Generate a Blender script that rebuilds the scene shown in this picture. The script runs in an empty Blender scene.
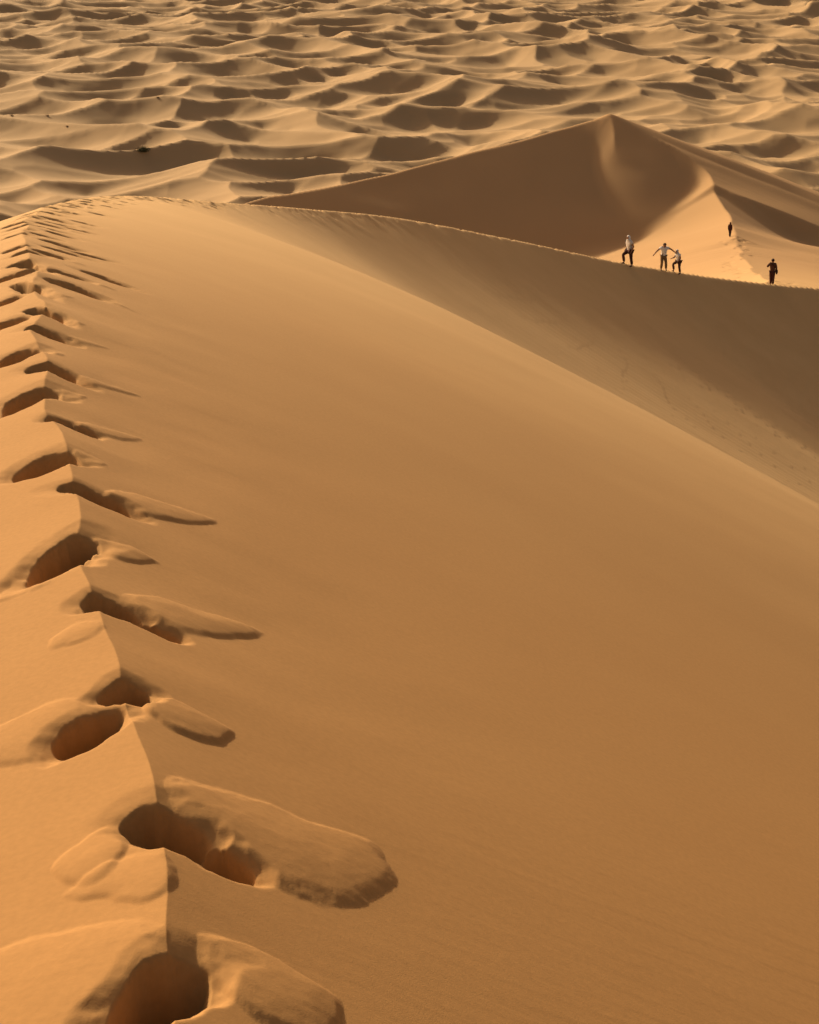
import bpy, bmesh, math, random
import numpy as np
from mathutils import Vector, Matrix

R = math.radians
DETAIL = 1.0          # grid fineness of the sand sheet

# ------------------------------------------------------------------ noise
def _hash(ix, iy, seed):
    h = (ix.astype(np.int64) * 374761393 + iy.astype(np.int64) * 668265263 + seed * 974634777) & 0xffffffff
    h = ((h ^ (h >> 13)) * 1274126177) & 0xffffffff
    h = (h ^ (h >> 16)) & 0xffffffff
    return h.astype(np.float64) / 4294967295.0 * 2 - 1

def vnoise(x, y, seed=0):
    ix = np.floor(x); iy = np.floor(y)
    fx = x - ix; fy = y - iy
    fx = fx * fx * fx * (fx * (fx * 6 - 15) + 10); fy = fy * fy * fy * (fy * (fy * 6 - 15) + 10)
    a = _hash(ix, iy, seed); b = _hash(ix + 1, iy, seed)
    c = _hash(ix, iy + 1, seed); d = _hash(ix + 1, iy + 1, seed)
    return (a + (b - a) * fx) * (1 - fy) + (c + (d - c) * fx) * fy

def fbm(x, y, seed=0, octaves=3):
    s = 0; a = 1.0; t = 0
    for k in range(octaves):
        s = s + a * vnoise(x * 2**k + 17.3 * k, y * 2**k - 9.1 * k, seed + k); t += a; a *= .5
    return s / t

def sstep(e0, e1, x):
    t = np.clip((x - e0) / (e1 - e0), 0, 1)
    return t * t * (3 - 2 * t)

def smax(a, b, k):
    h = np.clip(.5 + .5 * (a - b) / k, 0, 1)
    return b + (a - b) * h + k * h * (1 - h)

def catmull(pts, n):
    P = [np.array(p, float) for p in pts]
    P = [2 * P[0] - P[1]] + P + [2 * P[-1] - P[-2]]
    out = []
    for i in range(1, len(P) - 2):
        p0, p1, p2, p3 = P[i-1:i+3]
        for k in range(n):
            t = k / n
            out.append(.5 * ((2*p1) + (-p0+p2)*t + (2*p0-5*p1+4*p2-p3)*t*t + (-p0+3*p1-3*p2+p3)*t**3))
    out.append(P[-2])
    return np.array(out)

# ------------------------------------------------------------------ the near dune: a crest line with two flanks
CREST = [(9, -60, -9), (4, -30, -3), (1.5, -12, -.3), (.55, -5, .05), (.12, -1, .02), (-.19, 1.2, -.08), (-.40, 2.75, -.2), (-.60, 3.8, -.27), (-.97, 5.3, -.37),
         (-1.45, 7.3, -.51), (-1.86, 9.1, -.63), (-2.35, 11.5, -.8), (-2.95, 14.2, -1.02), (-3.55, 17.0, -1.33),
         (-4.15, 20.5, -1.78), (-4.7, 25, -2.4), (-5.1, 31, -3.25), (-5.15, 38, -4.36), (-4.66, 46, -5.75),
         (-3.43, 58, -7.85), (-.4, 74, -10.85), (4.3, 88, -14.1), (7.9, 96, -16.2), (11.8, 103, -18.2),
         (17.5, 110, -20.35), (22.8, 115, -21.9), (28.5, 120, -23.4), (38, 126, -26), (60, 136, -33), (100, 150, -50)]
CR = catmull(CREST, 12)
CRC = catmull(CREST, 2)

def near_dune(x, y, CR=CR):
    best = np.full(x.shape, 1e18); side = np.zeros(x.shape); zc = np.zeros(x.shape); tc = np.zeros(x.shape)
    arc = np.concatenate([[0], np.cumsum(np.hypot(*(np.diff(CR[:, :2], axis=0).T)))])
    arc -= np.interp(0, CR[:, 1], arc)
    for i in range(len(CR) - 1):
        a = CR[i]; b = CR[i+1]; d = b - a
        L2 = d[0]**2 + d[1]**2
        px = x - a[0]; py = y - a[1]
        t = np.clip((px * d[0] + py * d[1]) / L2, 0, 1)
        qx = px - t * d[0]; qy = py - t * d[1]
        D = qx * qx + qy * qy
        m = D < best
        best = np.where(m, D, best)
        side = np.where(m, px * d[1] - py * d[0], side)
        zc = np.where(m, a[2] + t * d[2], zc)
        tc = np.where(m, arc[i] + t * (arc[i+1] - arc[i]), tc)
    dist = np.sqrt(best)
    wav = .03 * fbm(x / .9, y / .9, 700) * np.clip(np.abs(y) / 3, 0, 3)
    sgn = np.where(side > 0, 1.0, -1.0) * dist + wav * np.exp(-dist / .6)
    side = sgn; dist = np.abs(sgn)
    # right flank: steep under the crest, easing into the long lee slope
    T = [-80, 0, 4, 8, 14, 22, 32, 45, 60, 80, 100, 125, 160]
    def curve(v):      # smooth interpolation along the ridge
        q = np.linspace(-80, 160, 481); w_ = np.interp(q, T, v)
        for _ in range(3):
            w_ = np.convolve(np.pad(w_, 4, mode='edge'), np.ones(9) / 9, 'valid')
        return np.interp(tc, q, w_)
    #           -80   0    4    8    14   22   32   45   60   80   100  125  160
    #           -80   0    4    8    14   22   32   45   60   80   100  125  160
    g = curve([.50, .53, .53, .53, .55, .59, .62, .59, .51, .45, .40, .36, .32])
    S = curve([.52, .53, .51, .46, .34, .19, .14, .46, .76, .74, .72, .72, .72])
    ds = curve([1.0, 1.0, 1.5, 2.2, 3.5, 4.8, 4.8, 4.8, 7.4, 12.5, 17., 18., 18.])
    right = g * dist + (S - g) * ds * (1 - np.exp(-dist / np.maximum(ds, .01)))
    # left flank: gentle windward side, falling to the plain
    lk = curve([.3, .26, .26, .26, .27, .30, .34, .36, .36, .38, .36, .34, .34])
    left = lk * dist + .16 * np.maximum(dist - 3, 0) * sstep(3, 30, dist)* np.where(tc < 60, 1, 0.0)
    z = zc - np.where(side > 0, right, left)
    # soft shoulder of the crest crown where the ridge is broad
    return z, dist * np.sign(side), tc

# ------------------------------------------------------------------ the horseshoe dune behind it
def ridge(pts, step, slip, k_slip, k_back):
    return (catmull(pts, step), np.array(slip) / np.hypot(*slip), k_slip, k_back)
PEAK = (27.7, 260, -27.9)
ARM_L = ridge([PEAK, (21.9, 256, -29.05), (11.9, 245, -30.3), (-1.2, 232, -31.7), (-13, 222, -32.6), (-18.8, 218, -33.1), (-30, 205, -36), (-50, 180, -46)],
              12, (.75, -.66), .485, .42)
ARM_R = ridge([PEAK, (29.7, 259, -28.9), (32.3, 257, -30.3), (36.1, 254, -31.9), (39.0, 250, -33.6), (40.0, 245, -34.6), (39.6, 238, -35.1), (38.4, 229, -35.6), (36.7, 216, -35.7)],
              8, (-.75, -.66), .60, .36)
TAIL = ridge([(39.9, 242, -35.6), (38.6, 229, -36.1), (36.7, 215, -35.5), (35.1, 200, -35.0)],
             12, (1, -.2), .56, .42)
SADDLE = ridge([(36.3, 210, -35.6), (35.1, 200, -34.8), (31.9, 175, -31.6), (28.4, 150, -27.9), (24.5, 125, -23.8)],
               12, (-1, -.15), .31, .22)
LIP = ridge([(39.7, 243, -35.1), (42.3, 241, -35.7), (45.6, 241, -37.1), (49.8, 242, -38.6), (53.7, 242, -39.8), (58.7, 240, -41.1), (70, 232, -46)],
            8, (.1, -1), .64, -.40)
BACK = ridge([PEAK, (33.8, 270, -29.3), (41.7, 272, -32.3), (49.4, 270, -35.8), (58.7, 266, -38.6), (66.7, 262, -41.5), (84, 250, -50)],
             8, (.2, 1), .5, -.04)
SPUR = ridge([PEAK, (27.9, 256, -29.4), (27.7, 251, -31.5), (27.2, 246, -34.2), (26, 238, -39)], 6, (-1, -.1), .47, .44)
def cones(x, y, rd):
    pts, s, ks, kb = rd
    z = np.full(x.shape, -1e9)
    for a, b in zip(pts[:-1], pts[1:]):
        e = b - a
        t = np.clip(((x - a[0]) * e[0] + (y - a[1]) * e[1]) / (e[0] ** 2 + e[1] ** 2), 0, 1)
        p = (a[0] + t * e[0], a[1] + t * e[1], a[2] + t * e[2])
        dx = x - p[0]; dy = y - p[1]
        d = np.sqrt(dx * dx + dy * dy) + 1e-6
        c = (dx * s[0] + dy * s[1]) / d
        w = np.clip(.5 + .75 * c, 0, 1)
        z = np.maximum(z, p[2] - d * (kb + (ks - kb) * w))
    return z
def far_dune(x, y):
    wx = x + 1.5 * fbm(x / 22, y / 22, 41); wy = y + 1.5 * fbm(x / 22, y / 22, 43)
    flank = -smax(-cones(wx, wy, ARM_R), smax(-cones(wx, wy, LIP), -cones(wx, wy, BACK), .8), .3)
    z = smax(smax(cones(wx, wy, ARM_L), cones(wx, wy, SPUR), .4), flank, 1.0)
    return smax(smax(z, cones(wx, wy, TAIL), .8), cones(wx, wy, SADDLE), 2.5)

# ------------------------------------------------------------------ the plain of crescent dunes
PLAIN = -122.0
WIND = np.array((.50, -.866)); ACROSS = np.array((.866, .50))
def bowls(U, V, seed, asym, jitter=.42):
    """distance to the nearest hollow, hollows scattered one per cell; steeper on the lee side. Crests form where hollows meet."""
    iu = np.floor(U); iv = np.floor(V)
    best = np.full(U.shape, 1e9)
    for a in (-1, 0, 1):
        for b in (-1, 0, 1):
            cu = iu + a; cv = iv + b
            du = U - (cu + .5 + jitter * _hash(cu, cv, seed)); dv = V - (cv + .5 + jitter * _hash(cu, cv, seed + 7))
            d = np.sqrt(du * du + dv * dv) + 1e-9
            d = d - asym * du + .26 * dv + .20 * _hash(cu, cv, seed + 13)
            best = np.minimum(best, d)
    return best

def dune_plain(X, Y):
    wx = X + 34 * fbm(X / 130, Y / 130, 5, 2) + 2 * fbm(X / 24, Y / 24, 15)
    wy = Y + 34 * fbm(X / 130, Y / 130, 8, 2) + 2 * fbm(X / 24, Y / 24, 18)
    U = wx * WIND[0] + wy * WIND[1]; V = wx * ACROSS[0] + wy * ACROSS[1]
    b1 = bowls(U / 52, V / 60, 21, .44)
    b2 = bowls(U / 30 + 3.3, V / 37, 55, .40)
    big = .5 + .5 * fbm(U / 230, V / 300, 91, 2)
    h1 = np.clip(b1 + .16, 0, 2) ** 1.35 * (11.5 + 10.5 * big)
    h2 = np.clip(b2 + .16, 0, 2) ** 1.35 * (1.5 + 4.2 * (1 - big))
    return h1 + h2

# ------------------------------------------------------------------ footprints pressed into the crest (plan coordinates, metres)
HOLES = []   # ax, ay, bx, by, half width, depth
LOBES = []   # ax, ay, bx, by, half width, thickness
#PRINTS#
HOLES += [(-0.397, 2.917, -0.481, 2.689, 0.062, 0.175), (-0.575, 3.537, -0.462, 3.479, 0.08, 0.163), (-0.44, 3.462, -0.357, 3.415, 0.058, 0.138), (-0.707, 4.33, -0.73, 4.25, 0.06, 0.15), (-0.731, 4.154, -0.805, 4.01, 0.065, 0.163), (-0.915, 5.022, -0.817, 5.031, 0.075, 0.163), (-0.782, 4.988, -0.702, 4.984, 0.055, 0.112), (-1.055, 5.761, -1.156, 5.397, 0.085, 0.175), (-1.245, 6.428, -1.035, 6.364, 0.078, 0.15), (-1.352, 6.982, -1.475, 6.795, 0.098, 0.163), (-1.541, 7.647, -1.466, 7.649, 0.065, 0.125), (-1.447, 7.635, -1.374, 7.652, 0.065, 0.1), (-1.679, 8.327, -1.799, 8.006, 0.098, 0.163), (-1.855, 8.942, -1.639, 8.775, 0.078, 0.138), (-1.947, 9.413, -2.082, 9.249, 0.098, 0.163), (-2.117, 10.112, -1.929, 10.039, 0.078, 0.138), (-2.253, 10.669, -2.396, 10.449, 0.091, 0.15), (-2.277, 10.912, -2.041, 10.603, 0.072, 0.125), (-2.486, 11.574, -2.612, 11.381, 0.091, 0.15), (-2.629, 12.205, -2.332, 11.64, 0.078, 0.138), (-2.756, 12.746, -2.884, 12.554, 0.091, 0.15), (-2.873, 13.384, -2.604, 12.905, 0.078, 0.138)]
LOBES += [(-0.473, 2.811, -0.909, 2.899, 0.24, 0.021), (-0.319, 2.879, -0.186, 2.988, 0.17, 0.023), (-0.418, 3.553, -0.092, 3.842, 0.235, 0.026), (-0.594, 3.377, -0.687, 3.372, 0.14, 0.015), (-0.484, 3.249, -0.645, 3.245, 0.11, 0.013), (-0.621, 4.204, -0.486, 4.28, 0.14, 0.021), (-0.826, 4.172, -1.106, 4.022, 0.15, 0.017), (-0.798, 5.101, -0.488, 5.418, 0.14, 0.021), (-0.877, 4.789, -0.975, 4.708, 0.1, 0.011), (-1.016, 5.72, -0.862, 5.774, 0.09, 0.015), (-1.09, 5.416, -1.259, 5.242, 0.11, 0.013), (-1.091, 6.4, -0.759, 6.829, 0.12, 0.019), (-1.31, 7.003, -1.208, 7.038, 0.08, 0.011), (-1.424, 7.699, -1.214, 7.946, 0.08, 0.013), (-1.638, 8.279, -1.54, 8.468, 0.06, 0.011), (-1.639, 8.827, -1.38, 9.104, 0.07, 0.012), (-1.885, 9.335, -1.815, 9.421, 0.06, 0.008), (-1.938, 10.093, -1.713, 10.26, 0.06, 0.009), (-2.053, 10.605, -1.908, 10.696, 0.055, 0.008), (-2.332, 11.64, -2.172, 11.791, 0.055, 0.008), (-2.607, 12.85, -2.496, 12.848, 0.05, 0.006)]
#END#

def trail():
    rng = random.Random(5)
    arcs = np.concatenate([[0], np.cumsum(np.hypot(*(np.diff(CR[:, :2], axis=0).T)))])
    arcs -= np.interp(0, CR[:, 1], arcs)
    t = 12.6; k = 0
    while t < 112:
        x = np.interp(t, arcs, CR[:, 0]); y = np.interp(t, arcs, CR[:, 1])
        x2 = np.interp(t + .5, arcs, CR[:, 0]); y2 = np.interp(t + .5, arcs, CR[:, 1])
        d = np.array((x2 - x, y2 - y)); d /= np.hypot(*d); n = np.array((d[1], -d[0]))
        lane = rng.uniform(-.14, .0) if k % 2 else rng.uniform(.10, .34)
        if k % 5 == 4: lane = rng.uniform(.3, .6)
        if t > 45: lane *= .6
        p = np.array((x, y)) + n * lane
        if k % 2: v = n * .75 + d * rng.uniform(.1, .35)
        else: v = n * .85 - d * rng.uniform(.25, .6)
        L = rng.uniform(.10, .17)
        a = p - v * L; b = p + v * L
        HOLES.append((*a, *b, rng.uniform(.08, .115), rng.uniform(.09, .13) if t < 45 else rng.uniform(.025, .05)))
        if t < 40 and not k % 2:
            e = b + v * rng.uniform(.10, .35)
            LOBES.append((*b, *e, rng.uniform(.05, .08), rng.uniform(.006, .012)))
        t += rng.uniform(.26, .40) if t < 45 else rng.uniform(.4, 1.1)
        k += 1
    # the trodden track over the saddle
    for k in range(95):
        u = rng.random(); x = 24.2 + (34.6 - 24.2) * u + rng.gauss(0, .55) + 1.2 * math.sin(u * 9) ; y = 119 + (201 - 119) * u
        a = rng.uniform(0, 6.3); L = rng.uniform(.2, .5)
        HOLES.append((x, y, x + L * math.cos(a), y + L * math.sin(a) + .01, rng.uniform(.18, .32), rng.uniform(.10, .22)))

def ellipse(X, Y, az, rr, e, grow=1.6):
    ax, ay, bx, by, w = e[:5]
    cx, cy = (ax + bx) / 2, (ay + by) / 2; L = math.hypot(bx - ax, by - ay) / 2
    ux, uy = ((bx - ax) / (2 * L), (by - ay) / (2 * L))
    ext = (L + w) * grow + .1; r = math.hypot(cx, cy); th = math.atan2(cx, cy)
    j0, j1 = np.searchsorted(az, [th - ext / max(r, .5), th + ext / max(r, .5)]); i0, i1 = np.searchsorted(rr, [r - ext, r + ext])
    if j1 - j0 < 2 or i1 - i0 < 2: return None
    sl = (slice(i0, i1), slice(j0, j1))
    dx = X[sl] - cx; dy = Y[sl] - cy
    return sl, dx * ux + dy * uy, dx * uy - dy * ux, L, w

def press(Z, X, Y, az, rr):
    for i, e in enumerate(LOBES):
        q = ellipse(X, Y, az, rr, e)
        if q is None: continue
        sl, a, b, L, w = q
        xs, ys = X[sl], Y[sl]
        s = max(w, .06)
        a = a + .34 * s * fbm(xs / s * .7, ys / s * .7, 60 + i); b = b + .34 * s * fbm(xs / s * .7 + 5, ys / s * .7, 90 + i)
        u = np.clip(a / (L + w * .3), -1, 1)
        ww = w * (.95 - .50 * u)
        rad = np.sqrt((a / (L + w * .25)) ** 2 + (b / ww) ** 2) + .03 * fbm(xs / .03, ys / .03, 61 + i)
        prof = sstep(1.02, .80, rad) * .30 + .70 * np.clip(1 - rad * rad, 0, 1) ** .8
        prof = prof * (.85 - .15 * u)
        lump = 1 + .12 * fbm(xs / .11, ys / .11, 30 + i) + .012 * fbm(xs / .02, ys / .02, 31 + i)
        Z[sl] = Z[sl] + e[5] * prof * lump
    DEP = np.zeros(X.shape); RIM = np.zeros(X.shape)
    for i, e in enumerate(HOLES):
        q = ellipse(X, Y, az, rr, e, 2.6)
        if q is None: continue
        sl, a, b, L, w = q
        xs, ys = X[sl], Y[sl]
        a = a + .45 * w * fbm(xs / w * .5, ys / w * .5, 160 + i); b = b + .50 * w * fbm(xs / w * .5 + 5, ys / w * .5, 190 + i)
        LL = L + w * .45
        rad = np.sqrt((np.abs(a) / LL) ** 2.2 + (np.abs(b) / w) ** 2.1)
        rad = rad + .05 * fbm(xs / .035, ys / .035, 230 + i) * (w < .15)
        # the wall towards the sun stands steep, the far wall has slumped back into the print
        cx, cy = (e[0] + e[2]) / 2, (e[1] + e[3]) / 2
        dx = xs - cx; dy = ys - cy; dd = np.hypot(dx, dy) + .02
        side = (dx * -.60 + dy * .80) / dd
        lo = .36 + .30 * side
        dep = e[5] * sstep(1.04, 0, (rad - lo) / (1.04 - lo) * 1.04 * (rad > lo)) * (1 + .10 * fbm(xs / .05, ys / .05, 220 + i))
        dep = dep + e[5] * .18 * sstep(1.9, .8, rad) * (1 - .6 * side)
        DEP[sl] = np.maximum(DEP[sl], dep)
        if e[5] > .095 and e[4] < .15: RIM[sl] = np.maximum(RIM[sl], e[5] * np.exp(-((rad - 1.22) / .2) ** 2) * .02)
    DEP = np.maximum(DEP, 0)
    Z += RIM * (1 - np.clip(DEP / .02, 0, 1)) - DEP

def height_parts(X, Y):
    zn, delta, tc = near_dune(X, Y)
    return zn, delta, tc

#---BUILD---
def axis_radii():
    out = [.05]
    segs = [(2.0, .05), (20, .0022), (130, .004), (185, .0032), (300, .0018), (480, .02), (3600, .0028), (14000, .02), (40000, .1)]
    r = .05
    for lim, k in segs:
        while r < lim:
            r += r * k / DETAIL
            out.append(r)
    return np.array(out)
def axis_angles():
    inner = list(np.arange(-15.6, -.6, .030 / DETAIL)) + list(np.arange(-.6, 15.6, .045 / DETAIL))
    step = .06; a = 15.6; outer = []
    while a < 176:
        outer.append(a); step *= 1.10; a += min(step, 4)
    return np.radians(np.array([-o for o in reversed(outer[1:])] + inner + outer + [180.0, 360.0 - outer[-1]]))

az = axis_angles(); rr = axis_radii()
AZ, RR = np.meshgrid(az, rr)
X = RR * np.sin(AZ); Y = RR * np.cos(AZ)
i_n = np.searchsorted(rr, 190)
zn = np.empty(X.shape); delta = np.empty(X.shape); tc = np.empty(X.shape)
zn[:i_n], delta[:i_n], tc[:i_n] = near_dune(X[:i_n], Y[:i_n])
zn[i_n:], delta[i_n:], tc[i_n:] = near_dune(X[i_n:], Y[i_n:], CRC)
i_mid = np.searchsorted(rr, 100); i_far = np.searchsorted(rr, 520)
zd = np.full(X.shape, -1e3)
zd[i_mid:i_far] = far_dune(X[i_mid:i_far], Y[i_mid:i_far])
plain_h = np.zeros(X.shape); i_p = np.searchsorted(rr, 330)
plain_h[i_p:] = dune_plain(X[i_p:], Y[i_p:])
zf = PLAIN + 5 * fbm(X / 420, Y / 420, 77) + plain_h
Z = smax(zn, zd, 2.5)
top = Z
Z = smax(Z, zf, 6.0)
# broad, very low undulation of wind-packed sand
near_w = sstep(.5, 6, np.abs(delta)) * sstep(300, 60, RR)
Z += near_w * (.015 * fbm(X / 3.1, Y / 3.1, 300) + .06 * fbm(X / 11, Y / 11, 301))
trail()
press(Z, X, Y, az, rr)

def sheet(name, mask, mat):
    nr, na = X.shape
    used = np.zeros((nr, na), bool)
    f = mask
    used[:-1, :-1] |= f; used[1:, :-1] |= f; used[:-1, 1:] |= f; used[1:, 1:] |= f
    idx = np.full((nr, na), -1, np.int64); idx[used] = np.arange(used.sum())
    co = np.stack([X[used], Y[used], Z[used]], 1).astype(np.float32)
    q = np.stack([idx[:-1, :-1][f], idx[:-1, 1:][f], idx[1:, 1:][f], idx[1:, :-1][f]], 1)[:, ::-1].astype(np.int32)
    me = bpy.data.meshes.new(name)
    me.vertices.add(len(co)); me.vertices.foreach_set('co', co.ravel())
    me.loops.add(q.size); me.loops.foreach_set('vertex_index', q.ravel())
    me.polygons.add(len(q)); me.polygons.foreach_set('loop_start', np.arange(0, q.size, 4, dtype=np.int32))
    me.polygons.foreach_set('loop_total', np.full(len(q), 4, np.int32))
    me.update(calc_edges=True)
    me.polygons.foreach_set('use_smooth', np.ones(len(q), bool))
    me.materials.append(mat)
    o = bpy.data.objects.new(name, me); bpy.context.scene.collection.objects.link(o)
    o['kind'] = 'structure'
    return o

# ------------------------------------------------------------------ materials
def new_mat(name):
    m = bpy.data.materials.new(name); m.use_nodes = True
    nt = m.node_tree; b = nt.nodes['Principled BSDF']
    b.inputs['Roughness'].default_value = .95
    b.inputs['Specular IOR Level'].default_value = .1
    return m, nt, b

def sand_material():
    m, nt, b = new_mat('sand')
    N = nt.nodes.new; L = nt.links.new
    geo = N('ShaderNodeNewGeometry')
    n1 = N('ShaderNodeTexNoise'); n1.inputs['Scale'].default_value = .35; n1.inputs['Detail'].default_value = 6; n1.inputs['Roughness'].default_value = .6
    n2 = N('ShaderNodeTexNoise'); n2.inputs['Scale'].default_value = 60; n2.inputs['Detail'].default_value = 4
    L(geo.outputs['Position'], n1.inputs['Vector']); L(geo.outputs['Position'], n2.inputs['Vector'])
    r1 = N('ShaderNodeValToRGB')
    r1.color_ramp.elements[0].position = .3; r1.color_ramp.elements[0].color = (.67, .418, .188, 1)
    r1.color_ramp.elements[1].position = .7; r1.color_ramp.elements[1].color = (.72, .460, .212, 1)
    L(n1.outputs['Fac'], r1.inputs['Fac'])
    mr = N('ShaderNodeMapRange'); mr.inputs['From Min'].default_value = .3; mr.inputs['From Max'].default_value = .7
    mr.inputs['To Min'].default_value = .95; mr.inputs['To Max'].default_value = 1.05
    L(n2.outputs['Fac'], mr.inputs['Value'])
    mul = N('ShaderNodeMix'); mul.data_type = 'RGBA'; mul.blend_type = 'MULTIPLY'; mul.inputs['Factor'].default_value = 1
    L(r1.outputs['Color'], mul.inputs['A']); L(mr.outputs['Result'], mul.inputs['B'])
    # haze over the plain, painted into the sand as a greyer tint with distance
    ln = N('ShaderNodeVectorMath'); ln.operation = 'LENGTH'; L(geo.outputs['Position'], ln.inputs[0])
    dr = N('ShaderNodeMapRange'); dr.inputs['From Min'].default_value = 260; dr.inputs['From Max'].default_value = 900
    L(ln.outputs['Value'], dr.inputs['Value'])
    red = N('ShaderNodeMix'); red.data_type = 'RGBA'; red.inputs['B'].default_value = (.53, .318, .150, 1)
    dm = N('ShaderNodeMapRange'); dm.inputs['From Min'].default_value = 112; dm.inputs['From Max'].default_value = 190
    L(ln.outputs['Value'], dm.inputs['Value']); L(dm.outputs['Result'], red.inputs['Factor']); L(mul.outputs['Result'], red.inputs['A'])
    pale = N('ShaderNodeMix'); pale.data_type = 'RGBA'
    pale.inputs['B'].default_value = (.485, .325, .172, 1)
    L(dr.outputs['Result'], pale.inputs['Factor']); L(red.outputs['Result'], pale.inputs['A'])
    near_falloff = N('ShaderNodeMix'); near_falloff.data_type = 'RGBA'; near_falloff.blend_type = 'MULTIPLY'; near_falloff.inputs['B'].default_value = (.66, .555, .44, 1)  # darker near the camera: atmosphere and lens falloff painted into the colour
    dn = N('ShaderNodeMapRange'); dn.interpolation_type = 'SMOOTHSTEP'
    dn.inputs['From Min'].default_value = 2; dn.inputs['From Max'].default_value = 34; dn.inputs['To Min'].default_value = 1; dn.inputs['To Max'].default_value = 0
    L(ln.outputs['Value'], dn.inputs['Value']); L(dn.outputs['Result'], near_falloff.inputs['Factor'])
    L(pale.outputs['Result'], near_falloff.inputs['A'])
    L(near_falloff.outputs['Result'], b.inputs['Base Color'])
    # grain
    n3 = N('ShaderNodeTexNoise'); n3.inputs['Scale'].default_value = 220; n3.inputs['Detail'].default_value = 3
    L(geo.outputs['Position'], n3.inputs['Vector'])
    bp = N('ShaderNodeBump'); bp.inputs['Strength'].default_value = .25; bp.inputs['Distance'].default_value = .002
    mp = N('ShaderNodeMapping'); mp.inputs['Rotation'].default_value = (0, 0, .5); mp.inputs['Scale'].default_value = (1.4, 13, 9)
    n4 = N('ShaderNodeTexNoise'); n4.inputs['Scale'].default_value = 1.0; n4.inputs['Detail'].default_value = 5; n4.inputs['Roughness'].default_value = .55; n4.inputs['Distortion'].default_value = .4
    L(geo.outputs['Position'], mp.inputs['Vector']); L(mp.outputs['Vector'], n4.inputs['Vector'])
    fade = N('ShaderNodeMapRange'); fade.inputs['From Min'].default_value = 8; fade.inputs['From Max'].default_value = 70; fade.inputs['To Min'].default_value = .11; fade.inputs['To Max'].default_value = 0
    L(ln.outputs['Value'], fade.inputs['Value'])
    bp2 = N('ShaderNodeBump'); bp2.inputs['Distance'].default_value = .012
    L(fade.outputs['Result'], bp2.inputs['Strength']); L(n4.outputs['Fac'], bp2.inputs['Height'])
    L(n3.outputs['Fac'], bp.inputs['Height']); L(bp2.outputs['Normal'], bp.inputs['Normal']); L(bp.outputs['Normal'], b.inputs['Normal'])
    return m
SAND = sand_material()

c = lambda A: .25 * (A[:-1, :-1] + A[1:, :-1] + A[:-1, 1:] + A[1:, 1:])
fn, fd, ff = c(zn), c(zd), c(zf)
m_near = (fn >= fd) & (fn >= ff); m_mid = (fd > fn) & (fd >= ff); m_far = ~(m_near | m_mid)
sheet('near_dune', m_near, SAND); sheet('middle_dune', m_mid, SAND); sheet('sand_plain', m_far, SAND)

# ------------------------------------------------------------------ people and scrub
def ground(x, y):
    r = math.hypot(x, y); th = math.atan2(x, y)
    i = int(np.searchsorted(rr, r)) - 1; j = int(np.searchsorted(az, th)) - 1
    u = (r - rr[i]) / (rr[i+1] - rr[i]); v = (th - az[j]) / (az[j+1] - az[j])
    return float((Z[i, j] * (1-u) + Z[i+1, j] * u) * (1-v) + (Z[i, j+1] * (1-u) + Z[i+1, j+1] * u) * v)

COL = bpy.context.scene.collection
def cloth(name, color, rough=.9, var=.12, scale=25):
    m, nt, b = new_mat(name); b.inputs['Roughness'].default_value = rough
    n = nt.nodes.new('ShaderNodeTexNoise'); n.inputs['Scale'].default_value = scale; n.inputs['Detail'].default_value = 4
    tc_ = nt.nodes.new('ShaderNodeTexCoord'); nt.links.new(tc_.outputs['Object'], n.inputs['Vector'])
    r_ = nt.nodes.new('ShaderNodeValToRGB')
    r_.color_ramp.elements[0].position = .3; r_.color_ramp.elements[1].position = .7
    r_.color_ramp.elements[0].color = tuple(k * (1 - var) for k in color) + (1,)
    r_.color_ramp.elements[1].color = tuple(min(1, k * (1 + var)) for k in color) + (1,)
    nt.links.new(n.outputs['Fac'], r_.inputs['Fac']); nt.links.new(r_.outputs['Color'], b.inputs['Base Color'])
    return m
M_SKIN = cloth('skin', (.36, .19, .12), .6, .06); M_WHITE = cloth('white_cotton', (.88, .86, .85)); M_GREY = cloth('pale_grey_cotton', (.72, .69, .68))
M_MAROON = cloth('dark_red_brown_cloth', (.075, .030, .026)); M_KHAKI = cloth('khaki_cloth', (.26, .16, .085)); M_BROWN = cloth('brown_cloth', (.11, .052, .034))
M_DARK = cloth('dark_cloth', (.045, .026, .022)); M_HAIR = cloth('dark_hair', (.035, .015, .016), .7, .3, 60); M_EYE = cloth('eye', (.03, .02, .02), .3, .0)
M_LIP = cloth('lip', (.28, .10, .08), .6, .05)

def skin_mesh(name, chains, mat, parent, sub=1):
    """chains: lists of (point, radius x, radius y); a chain may start at an existing point"""
    verts = []; edges = []; rad = []; index = {}
    def vid(p, rx, ry):
        k = tuple(round(c, 4) for c in p)
        if k not in index:
            index[k] = len(verts); verts.append(p); rad.append((rx, ry))
        return index[k]
    for ch in chains:
        prev = None
        for p, rx, ry in ch:
            i = vid(p, rx, ry)
            if prev is not None and prev != i: edges.append((prev, i))
            prev = i
    me = bpy.data.meshes.new(name); me.from_pydata(verts, edges, [])
    o = bpy.data.objects.new(name, me); COL.objects.link(o)
    md = o.modifiers.new('skin', 'SKIN'); md.use_smooth_shade = True
    for i, (a, b_) in enumerate(rad):
        sv = me.skin_vertices[0].data[i]; sv.radius = (a, b_); sv.use_root = (i == 0)
    ss = o.modifiers.new('sub', 'SUBSURF'); ss.levels = sub; ss.render_levels = sub
    dg = bpy.context.evaluated_depsgraph_get()
    new = bpy.data.meshes.new_from_object(o.evaluated_get(dg))
    o.modifiers.clear(); o.data = new; bpy.data.meshes.remove(me); new.name = name
    new.materials.clear(); new.materials.append(mat)
    new.polygons.foreach_set('use_smooth', [True] * len(new.polygons))
    o.parent = parent
    return o

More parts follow.
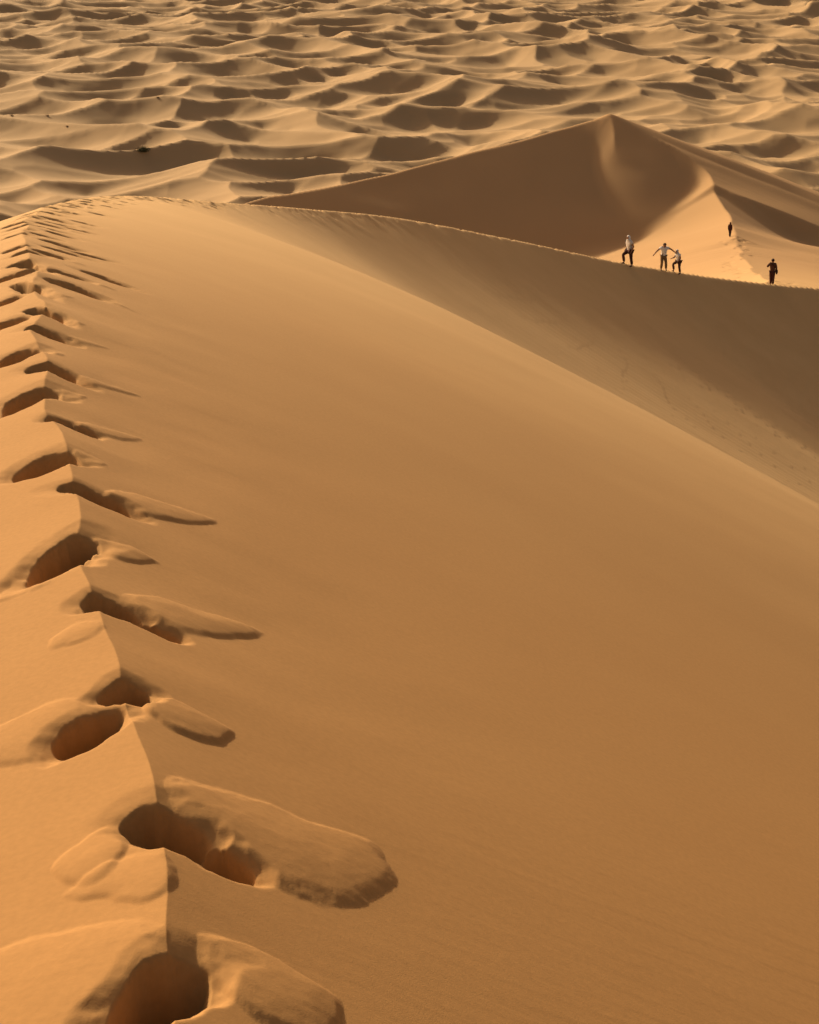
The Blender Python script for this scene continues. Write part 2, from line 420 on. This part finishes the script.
def blob(name, parts, mat, parent, seg=20):
    """parts: (centre, radii) ellipsoids joined in one mesh; an optional third item is a cut (keep only points for which it is true)"""
    bm = bmesh.new()
    for c_, r_, *keep in parts:
        g = bmesh.ops.create_uvsphere(bm, u_segments=seg, v_segments=seg // 2 + 2, radius=1)
        vs = g['verts']
        if keep:
            dead = [v for v in vs if not keep[0](v.co)]
            vs = [v for v in vs if keep[0](v.co)]
            bmesh.ops.delete(bm, geom=dead, context='VERTS')
        for v in vs: v.co = Vector((v.co.x * r_[0] + c_[0], v.co.y * r_[1] + c_[1], v.co.z * r_[2] + c_[2]))
    for f in bm.faces: f.smooth = True
    me = bpy.data.meshes.new(name); bm.to_mesh(me); bm.free(); me.materials.append(mat)
    o = bpy.data.objects.new(name, me); COL.objects.link(o); o.parent = parent
    return o

def person(loc, rot, height, label, J, shirt, trousers, head='hair', headmat=None, sleeve='short', skirted=False):
    """J: joint positions for a 1.75 m figure facing -Y (towards the viewer) with z up from the lowest foot"""
    root = bpy.data.objects.new('person', None); COL.objects.link(root)
    root.location = loc; root.rotation_euler = (0, 0, rot); root.scale = (height / 1.75,) * 3
    root['label'] = label; root['category'] = 'person'; root['group'] = 'walkers on the dune ridge'
    V3 = lambda p: Vector(p)
    pel = V3(J['pelvis']); che = V3(J['chest']); nec = V3(J['neck']); hd = V3(J['head'])
    mid = pel.lerp(che, .5)
    B_ = 1.26
    T = lambda p, r, ry=None: (tuple(p), r * B_, (ry or r) * B_)
    chains = [[T(pel, .13, .10), T(mid, .115, .09), T(che, .15, .10), T(nec, .05), T(nec.lerp(hd, .45), .048),
               T(hd + Vector((0, 0, -.03)), .070, .082), T(hd + Vector((0, .008, .045)), .074, .090), T(hd + Vector((0, .01, .095)), .050, .06)]]
    hands = []
    for s_ in ('l', 'r'):
        sh = V3(J['sho_' + s_]); el = V3(J['elb_' + s_]); wr = V3(J['wri_' + s_])
        d = (wr - el).normalized(); ha = wr + d * .085
        side = d.cross(Vector((0, -1, 0)))
        side = side.normalized() if side.length > .2 else d.cross(Vector((1, 0, 0))).normalized()
        chains.append([T(che, .15, .10), T(sh, .062), T(sh.lerp(el, .5), .048), T(el, .041), T(el.lerp(wr, .4), .039), T(wr, .026), T(wr + d * .045, .030, .020), T(ha, .030, .018)])
        nrm = d.cross(side)
        for f_ in range(4):
            o_ = side * (.027 - .018 * f_); L = (.068, .078, .073, .056)[f_]
            a = ha - d * .01 + o_; m_ = a + d * L * .55 - nrm * .006; e_ = a + d * L - nrm * .022
            hands.append([T(a, .009), T(m_, .0085), T(e_, .007)])
        a = wr + d * .035 + side * .022
        hands.append([T(a, .011), T(a + side * .028 + d * .022, .010), T(a + side * .034 + d * .052, .008)])
        hi = V3(J['hip_' + s_]); kn = V3(J['kne_' + s_]); an = V3(J['ank_' + s_]); to = an + V3(J.get('toe_' + s_, (0, -.16, -.05)))
        chains.append([T(pel, .13, .10), T(hi, .085), T(hi.lerp(kn, .5), .072), T(kn, .052), T(kn.lerp(an, .35), .053), T(an, .036), T(an.lerp(to, .5) + Vector((0, 0, -.02)), .040, .032), T(to, .034, .022)])
    body = skin_mesh('body', chains, M_SKIN, root, 2)
    bm = bmesh.new(); bm.from_mesh(body.data)
    # fingers, nose and ears are part of the same body mesh
    fing = [skin_mesh('finger', [h], M_SKIN, None, 1) for h in hands]
    for f_ in fing:
        bm.from_mesh(f_.data); d_ = f_.data; bpy.data.objects.remove(f_); bpy.data.meshes.remove(d_)
    face = hd + Vector((0, -.075, 0))
    for c_, r_ in ((face + Vector((0, -.012, -.005)), (.013, .018, .024)), (hd + Vector((.076, .01, 0)), (.012, .022, .033)), (hd + Vector((-.076, .01, 0)), (.012, .022, .033))):
        g = bmesh.ops.create_uvsphere(bm, u_segments=10, v_segments=8, radius=1)
        for v in g['verts']: v.co = Vector((v.co.x * r_[0], v.co.y * r_[1], v.co.z * r_[2])) + c_
    for f_ in bm.faces: f_.smooth = True
    bm.to_mesh(body.data); bm.free()
    for sx in (-1, 1): blob('eye', [(face + Vector((sx * .03, -.001, .022)), (.013, .008, .009))], M_EYE, root, 10)
    blob('mouth', [(face + Vector((0, -.001, -.042)), (.024, .008, .008))], M_LIP, root, 10)
    # clothes
    up_ = [[T(pel + Vector((0, 0, -.06 if not skirted else -.30)), .155 if not skirted else .20, .125 if not skirted else .17), T(pel + Vector((0, 0, .03)), .145, .118), T(mid, .132, .108), T(che, .165, .120), T(nec + Vector((0, 0, -.025)), .072)]]
    for s_ in ('l', 'r'):
        sh = V3(J['sho_' + s_]); el = V3(J['elb_' + s_]); wr = V3(J['wri_' + s_])
        ch = [T(che, .165, .120), T(sh, .080)]
        ch += [T(sh.lerp(el, .55), .076)] if sleeve == 'short' else [T(sh.lerp(el, .5), .066), T(el, .058), T(el.lerp(wr, .85), .046)]
        up_.append(ch)
    skin_mesh('shirt' if not skirted else 'robe', up_, shirt, root, 2)
    lo = []
    for s_ in ('l', 'r'):
        hi = V3(J['hip_' + s_]); kn = V3(J['kne_' + s_]); an = V3(J['ank_' + s_])
        lo.append([T(pel, .140, .112), T(hi, .098), T(hi.lerp(kn, .5), .088), T(kn, .070), T(kn.lerp(an, .5), .068), T(kn.lerp(an, .93), .058)])
    skin_mesh('trousers', lo, trousers, root, 2)
    for s_ in ('l', 'r'):
        an = V3(J['ank_' + s_]); to = an + V3(J.get('toe_' + s_, (0, -.16, -.05)))
        skin_mesh('shoe', [[T(an + Vector((0, .02, -.03)), .046, .045), T(an.lerp(to, .5) + Vector((0, 0, -.022)), .048, .038), T(to + Vector((0, -.01, 0)), .042, .028)]], M_DARK, root, 1)
    if head == 'hair':
        blob('hair', [(hd + Vector((0, .022, .045)), (.104, .112, .112), lambda c__: c__.z > -.62 and (c__.y > -.50 or c__.z > .12))], headmat, root)
    else:
        blob('headscarf', [(hd + Vector((0, .016, .035)), (.108, .112, .118), lambda c__: not (c__.y < -.62 and -.75 < c__.z < .35)),
                           (nec.lerp(hd, .25), (.125, .120, .085)), (hd + Vector((0, .105, -.16)), (.085, .045, .15))], headmat, root)
    return root

STAND = dict(pelvis=(0, 0, .93), chest=(0, 0, 1.28), neck=(0, .01, 1.46), head=(0, -.01, 1.60),
             sho_l=(-.18, 0, 1.40), elb_l=(-.22, .03, 1.13), wri_l=(-.22, -.05, .89), sho_r=(.18, 0, 1.40), elb_r=(.22, .03, 1.13), wri_r=(.22, -.05, .89),
             hip_l=(-.09, 0, .88), kne_l=(-.10, -.02, .48), ank_l=(-.10, .02, .09), hip_r=(.09, 0, .88), kne_r=(.10, -.02, .48), ank_r=(.10, .02, .09))
def pose(**k): d = dict(STAND); d.update(k); return d
def on(x, y, dz=-.03): return (x, y, ground(x, y) + dz)

P1 = person(on(12.42, 103.5), R(-62), 1.80, 'leftmost walker, in a white headscarf and dark red-brown trousers, stepping up the crest',
    pose(chest=(0, -.06, 1.27), neck=(0, -.09, 1.45), head=(0, -.13, 1.59), sho_l=(-.18, -.06, 1.39), elb_l=(-.24, .04, 1.13), wri_l=(-.22, -.13, .93), sho_r=(.18, -.06, 1.39), elb_r=(.24, .06, 1.14), wri_r=(.23, -.05, .90),
         kne_l=(-.12, -.36, .68), ank_l=(-.13, -.27, .26), kne_r=(.10, .02, .48), ank_r=(.10, .10, .09)),
    M_GREY, M_MAROON, 'scarf', M_WHITE, 'short')
P2 = person(on(14.80, 106.9), R(8), 1.68, 'dark-haired walker in a white T-shirt and khaki trousers, both arms held out',
    pose(chest=(.01, -.04, 1.28), neck=(.01, -.10, 1.45), head=(.0, -.18, 1.56), sho_l=(-.19, -.03, 1.40), elb_l=(-.42, -.05, 1.24), wri_l=(-.60, -.10, 1.04), sho_r=(.20, -.03, 1.40), elb_r=(.46, -.04, 1.29), wri_r=(.68, -.10, 1.12),
         kne_l=(-.13, -.14, .50), ank_l=(-.12, .02, .09), kne_r=(.15, -.05, .48), ank_r=(.20, .05, .07)),
    M_WHITE, M_KHAKI, 'hair', M_HAIR, 'short')
P3 = person(on(15.85, 107.9), R(-60), 1.52, 'shortest walker, in a pale headscarf, white top and brown trousers, lifting one knee',
    pose(chest=(0, -.10, 1.24), neck=(0, -.16, 1.41), head=(0, -.20, 1.55), sho_l=(-.17, -.10, 1.36), elb_l=(-.20, -.24, 1.14), wri_l=(-.16, -.46, 1.10), sho_r=(.17, -.10, 1.36), elb_r=(.22, -.04, 1.12), wri_r=(.20, -.20, .95),
         kne_l=(-.12, -.38, .70), ank_l=(-.13, -.30, .28), kne_r=(.10, -.02, .48), ank_r=(.10, .08, .09)),
    M_WHITE, M_BROWN, 'scarf', M_GREY, 'short')
P4 = person(on(22.9, 115.5), R(165), 1.72, 'walker in dark brown clothes standing alone on the saddle of the ridge',
    pose(elb_r=(.34, .08, 1.22), wri_r=(.24, -.10, 1.36), elb_l=(-.25, .06, 1.14), wri_l=(-.20, -.10, .95),
         kne_l=(-.08, -.02, .48), ank_l=(-.08, .02, .09), kne_r=(.08, -.02, .48), ank_r=(.07, .04, .09)),
    M_BROWN, M_MAROON, 'hair', M_HAIR, 'long')
P5 = person(on(35.3, 203.0), R(150), 1.66, 'most distant walker, a small figure in a long dark reddish robe below the second dune',
    pose(kne_l=(-.06, -.04, .48), ank_l=(-.05, .04, .09), kne_r=(.06, -.06, .48), ank_r=(.05, -.06, .09)),
    M_MAROON, M_DARK, 'scarf', M_BROWN, 'long', True)
# shoulder bag of the lone walker: hangs at the hip
bag = bpy.data.objects.new('shoulder_bag', None); COL.objects.link(bag)
bag.location = P4.location; bag.rotation_euler = P4.rotation_euler
bag['label'] = 'dark shoulder bag hanging at the hip of the lone walker on the saddle'; bag['category'] = 'bag'
blob('pouch', [((-.27, .0, .90), (.075, .15, .17))], M_DARK, bag)
skin_mesh('strap', [[((-.25, .02, 1.05), .012, .02), ((-.12, .15, 1.25), .012, .02), ((.10, .12, 1.47), .012, .02), ((.15, -.02, 1.50), .012, .02), ((.05, -.15, 1.32), .012, .02), ((-.20, -.12, 1.08), .012, .02), ((-.25, -.04, 1.03), .012, .02)]], M_DARK, bag, 1)

M_LEAF = cloth('scrub_leaf', (.085, .085, .042), .9, .35, 3); M_TWIG = cloth('dry_twig', (.20, .115, .06), .9, .2, 8)
def shrub(name, x, y, w, h, label, seed, n=900, leaf=.16, dry=False, group=None):
    rng = random.Random(seed)
    root = bpy.data.objects.new(name, None); COL.objects.link(root); root.location = (x, y, ground(x, y) - .1)
    root['label'] = label; root['category'] = 'shrub'
    if group: root['group'] = group
    tips = []; ch = []
    for k in range(14):
        a = rng.uniform(0, 6.28); q = rng.random() ** .6
        p = (math.cos(a) * w * .45 * q, math.sin(a) * w * .45 * q, h * rng.uniform(.55, .95) * (1.1 - .5 * q))
        m_ = (p[0] * .45, p[1] * .45, p[2] * .6); tips.append(p); tips.append(m_)
        ch.append([((0, 0, -.05), .09 * h / 2, .09 * h / 2), (m_, .04 * h / 2, .04 * h / 2), (p, .015, .015)])
    skin_mesh('branches', ch, M_TWIG, root, 0)
    v = []; f = []
    for k in range(n):
        t = rng.choice(tips); s_ = .16 * w
        c_ = Vector((t[0] + rng.gauss(0, s_), t[1] + rng.gauss(0, s_), max(.02, t[2] + rng.gauss(0, s_ * .45))))
        d1 = Vector((rng.gauss(0, 1), rng.gauss(0, 1), rng.gauss(0, 1))).normalized(); d2 = d1.orthogonal().normalized()
        L_ = leaf * rng.uniform(.6, 1.5); i = len(v)
        v += [c_ - d1 * L_, c_ + d2 * L_ * .4, c_ + d1 * L_, c_ - d2 * L_ * .4]; f.append((i, i+1, i+2, i+3))
    me = bpy.data.meshes.new('foliage'); me.from_pydata(v, [], f); me.materials.append(M_TWIG if dry else M_LEAF)
    o = bpy.data.objects.new('foliage', me); COL.objects.link(o); o.parent = root
    return root
shrub('desert_shrub', -126.2, 885.1, 5.4, 2.3, 'dark green rounded shrub, largest plant on the dune plain beyond the ridge', 3, 2600, .17)
for q, (x, y, w_, h_, lab) in enumerate([
        (-196.4, 1018.6, 2.6, .8, 'low dry brown scrub, middle one of three tufts near the left edge of the plain'),
        (-211.7, 1001.1, 1.8, .8, 'low dry brown scrub at the left edge of the plain, leftmost of three tufts'),
        (-175.3, 960.7, 1.9, .6, 'low dry brown scrub, nearest of three tufts to the dark green shrub'),
        (-140.6, 1054.1, 2.4, .8, 'low dry brown scrub behind the dark green shrub, farthest tuft on the plain')]):
    shrub('dry_scrub', x, y, w_, h_, lab, 20 + q, 260, .12, True, 'dry scrub tufts on the plain')

# ------------------------------------------------------------------ light, sky, camera
SUN_AZ = R(-36); SUN_EL = R(24)    # azimuth from +Y, positive to the right
sd = Vector((math.sin(SUN_AZ) * math.cos(SUN_EL), math.cos(SUN_AZ) * math.cos(SUN_EL), math.sin(SUN_EL)))
sl = bpy.data.lights.new('sun', 'SUN'); sl.energy = 5.0; sl.angle = R(2.2); sl.color = (1, .85, .58)
so = bpy.data.objects.new('sun', sl); bpy.context.scene.collection.objects.link(so)
so.rotation_euler = sd.to_track_quat('Z', 'Y').to_euler()
sc0 = bpy.context.scene; sc0.cycles.max_bounces = 4; sc0.cycles.diffuse_bounces = 1
w = bpy.data.worlds.new('World'); bpy.context.scene.world = w; w.use_nodes = True
nt = w.node_tree; bg = nt.nodes['Background']
sky = nt.nodes.new('ShaderNodeTexSky'); sky.sky_type = 'NISHITA'; sky.sun_disc = False
sky.sun_elevation = SUN_EL; sky.sun_rotation = SUN_AZ; sky.dust_density = 6; sky.air_density = 1.0; sky.ozone_density = .5
tint = nt.nodes.new('ShaderNodeMix'); tint.data_type = 'RGBA'; tint.blend_type = 'MULTIPLY'; tint.inputs['Factor'].default_value = 1
tint.inputs['B'].default_value = (1, .76, .57, 1)
nt.links.new(sky.outputs[0], tint.inputs['A']); nt.links.new(tint.outputs['Result'], bg.inputs['Color'])
bg.inputs['Strength'].default_value = .115

cam = bpy.data.cameras.new('camera'); co = bpy.data.objects.new('camera', cam); bpy.context.scene.collection.objects.link(co)
co.location = (0, 0, 1.6)
co.rotation_euler = (R(90 - 18.583), 0, 0)
cam.sensor_fit = 'VERTICAL'; cam.sensor_height = 36; cam.lens = 36 * 1850 / 1024
cam.clip_start = .1; cam.clip_end = 60000
sc = bpy.context.scene; sc.camera = co
sc.view_settings.view_transform = 'Standard'; sc.view_settings.look = 'None'; sc.view_settings.exposure = 0; sc.view_settings.gamma = 1
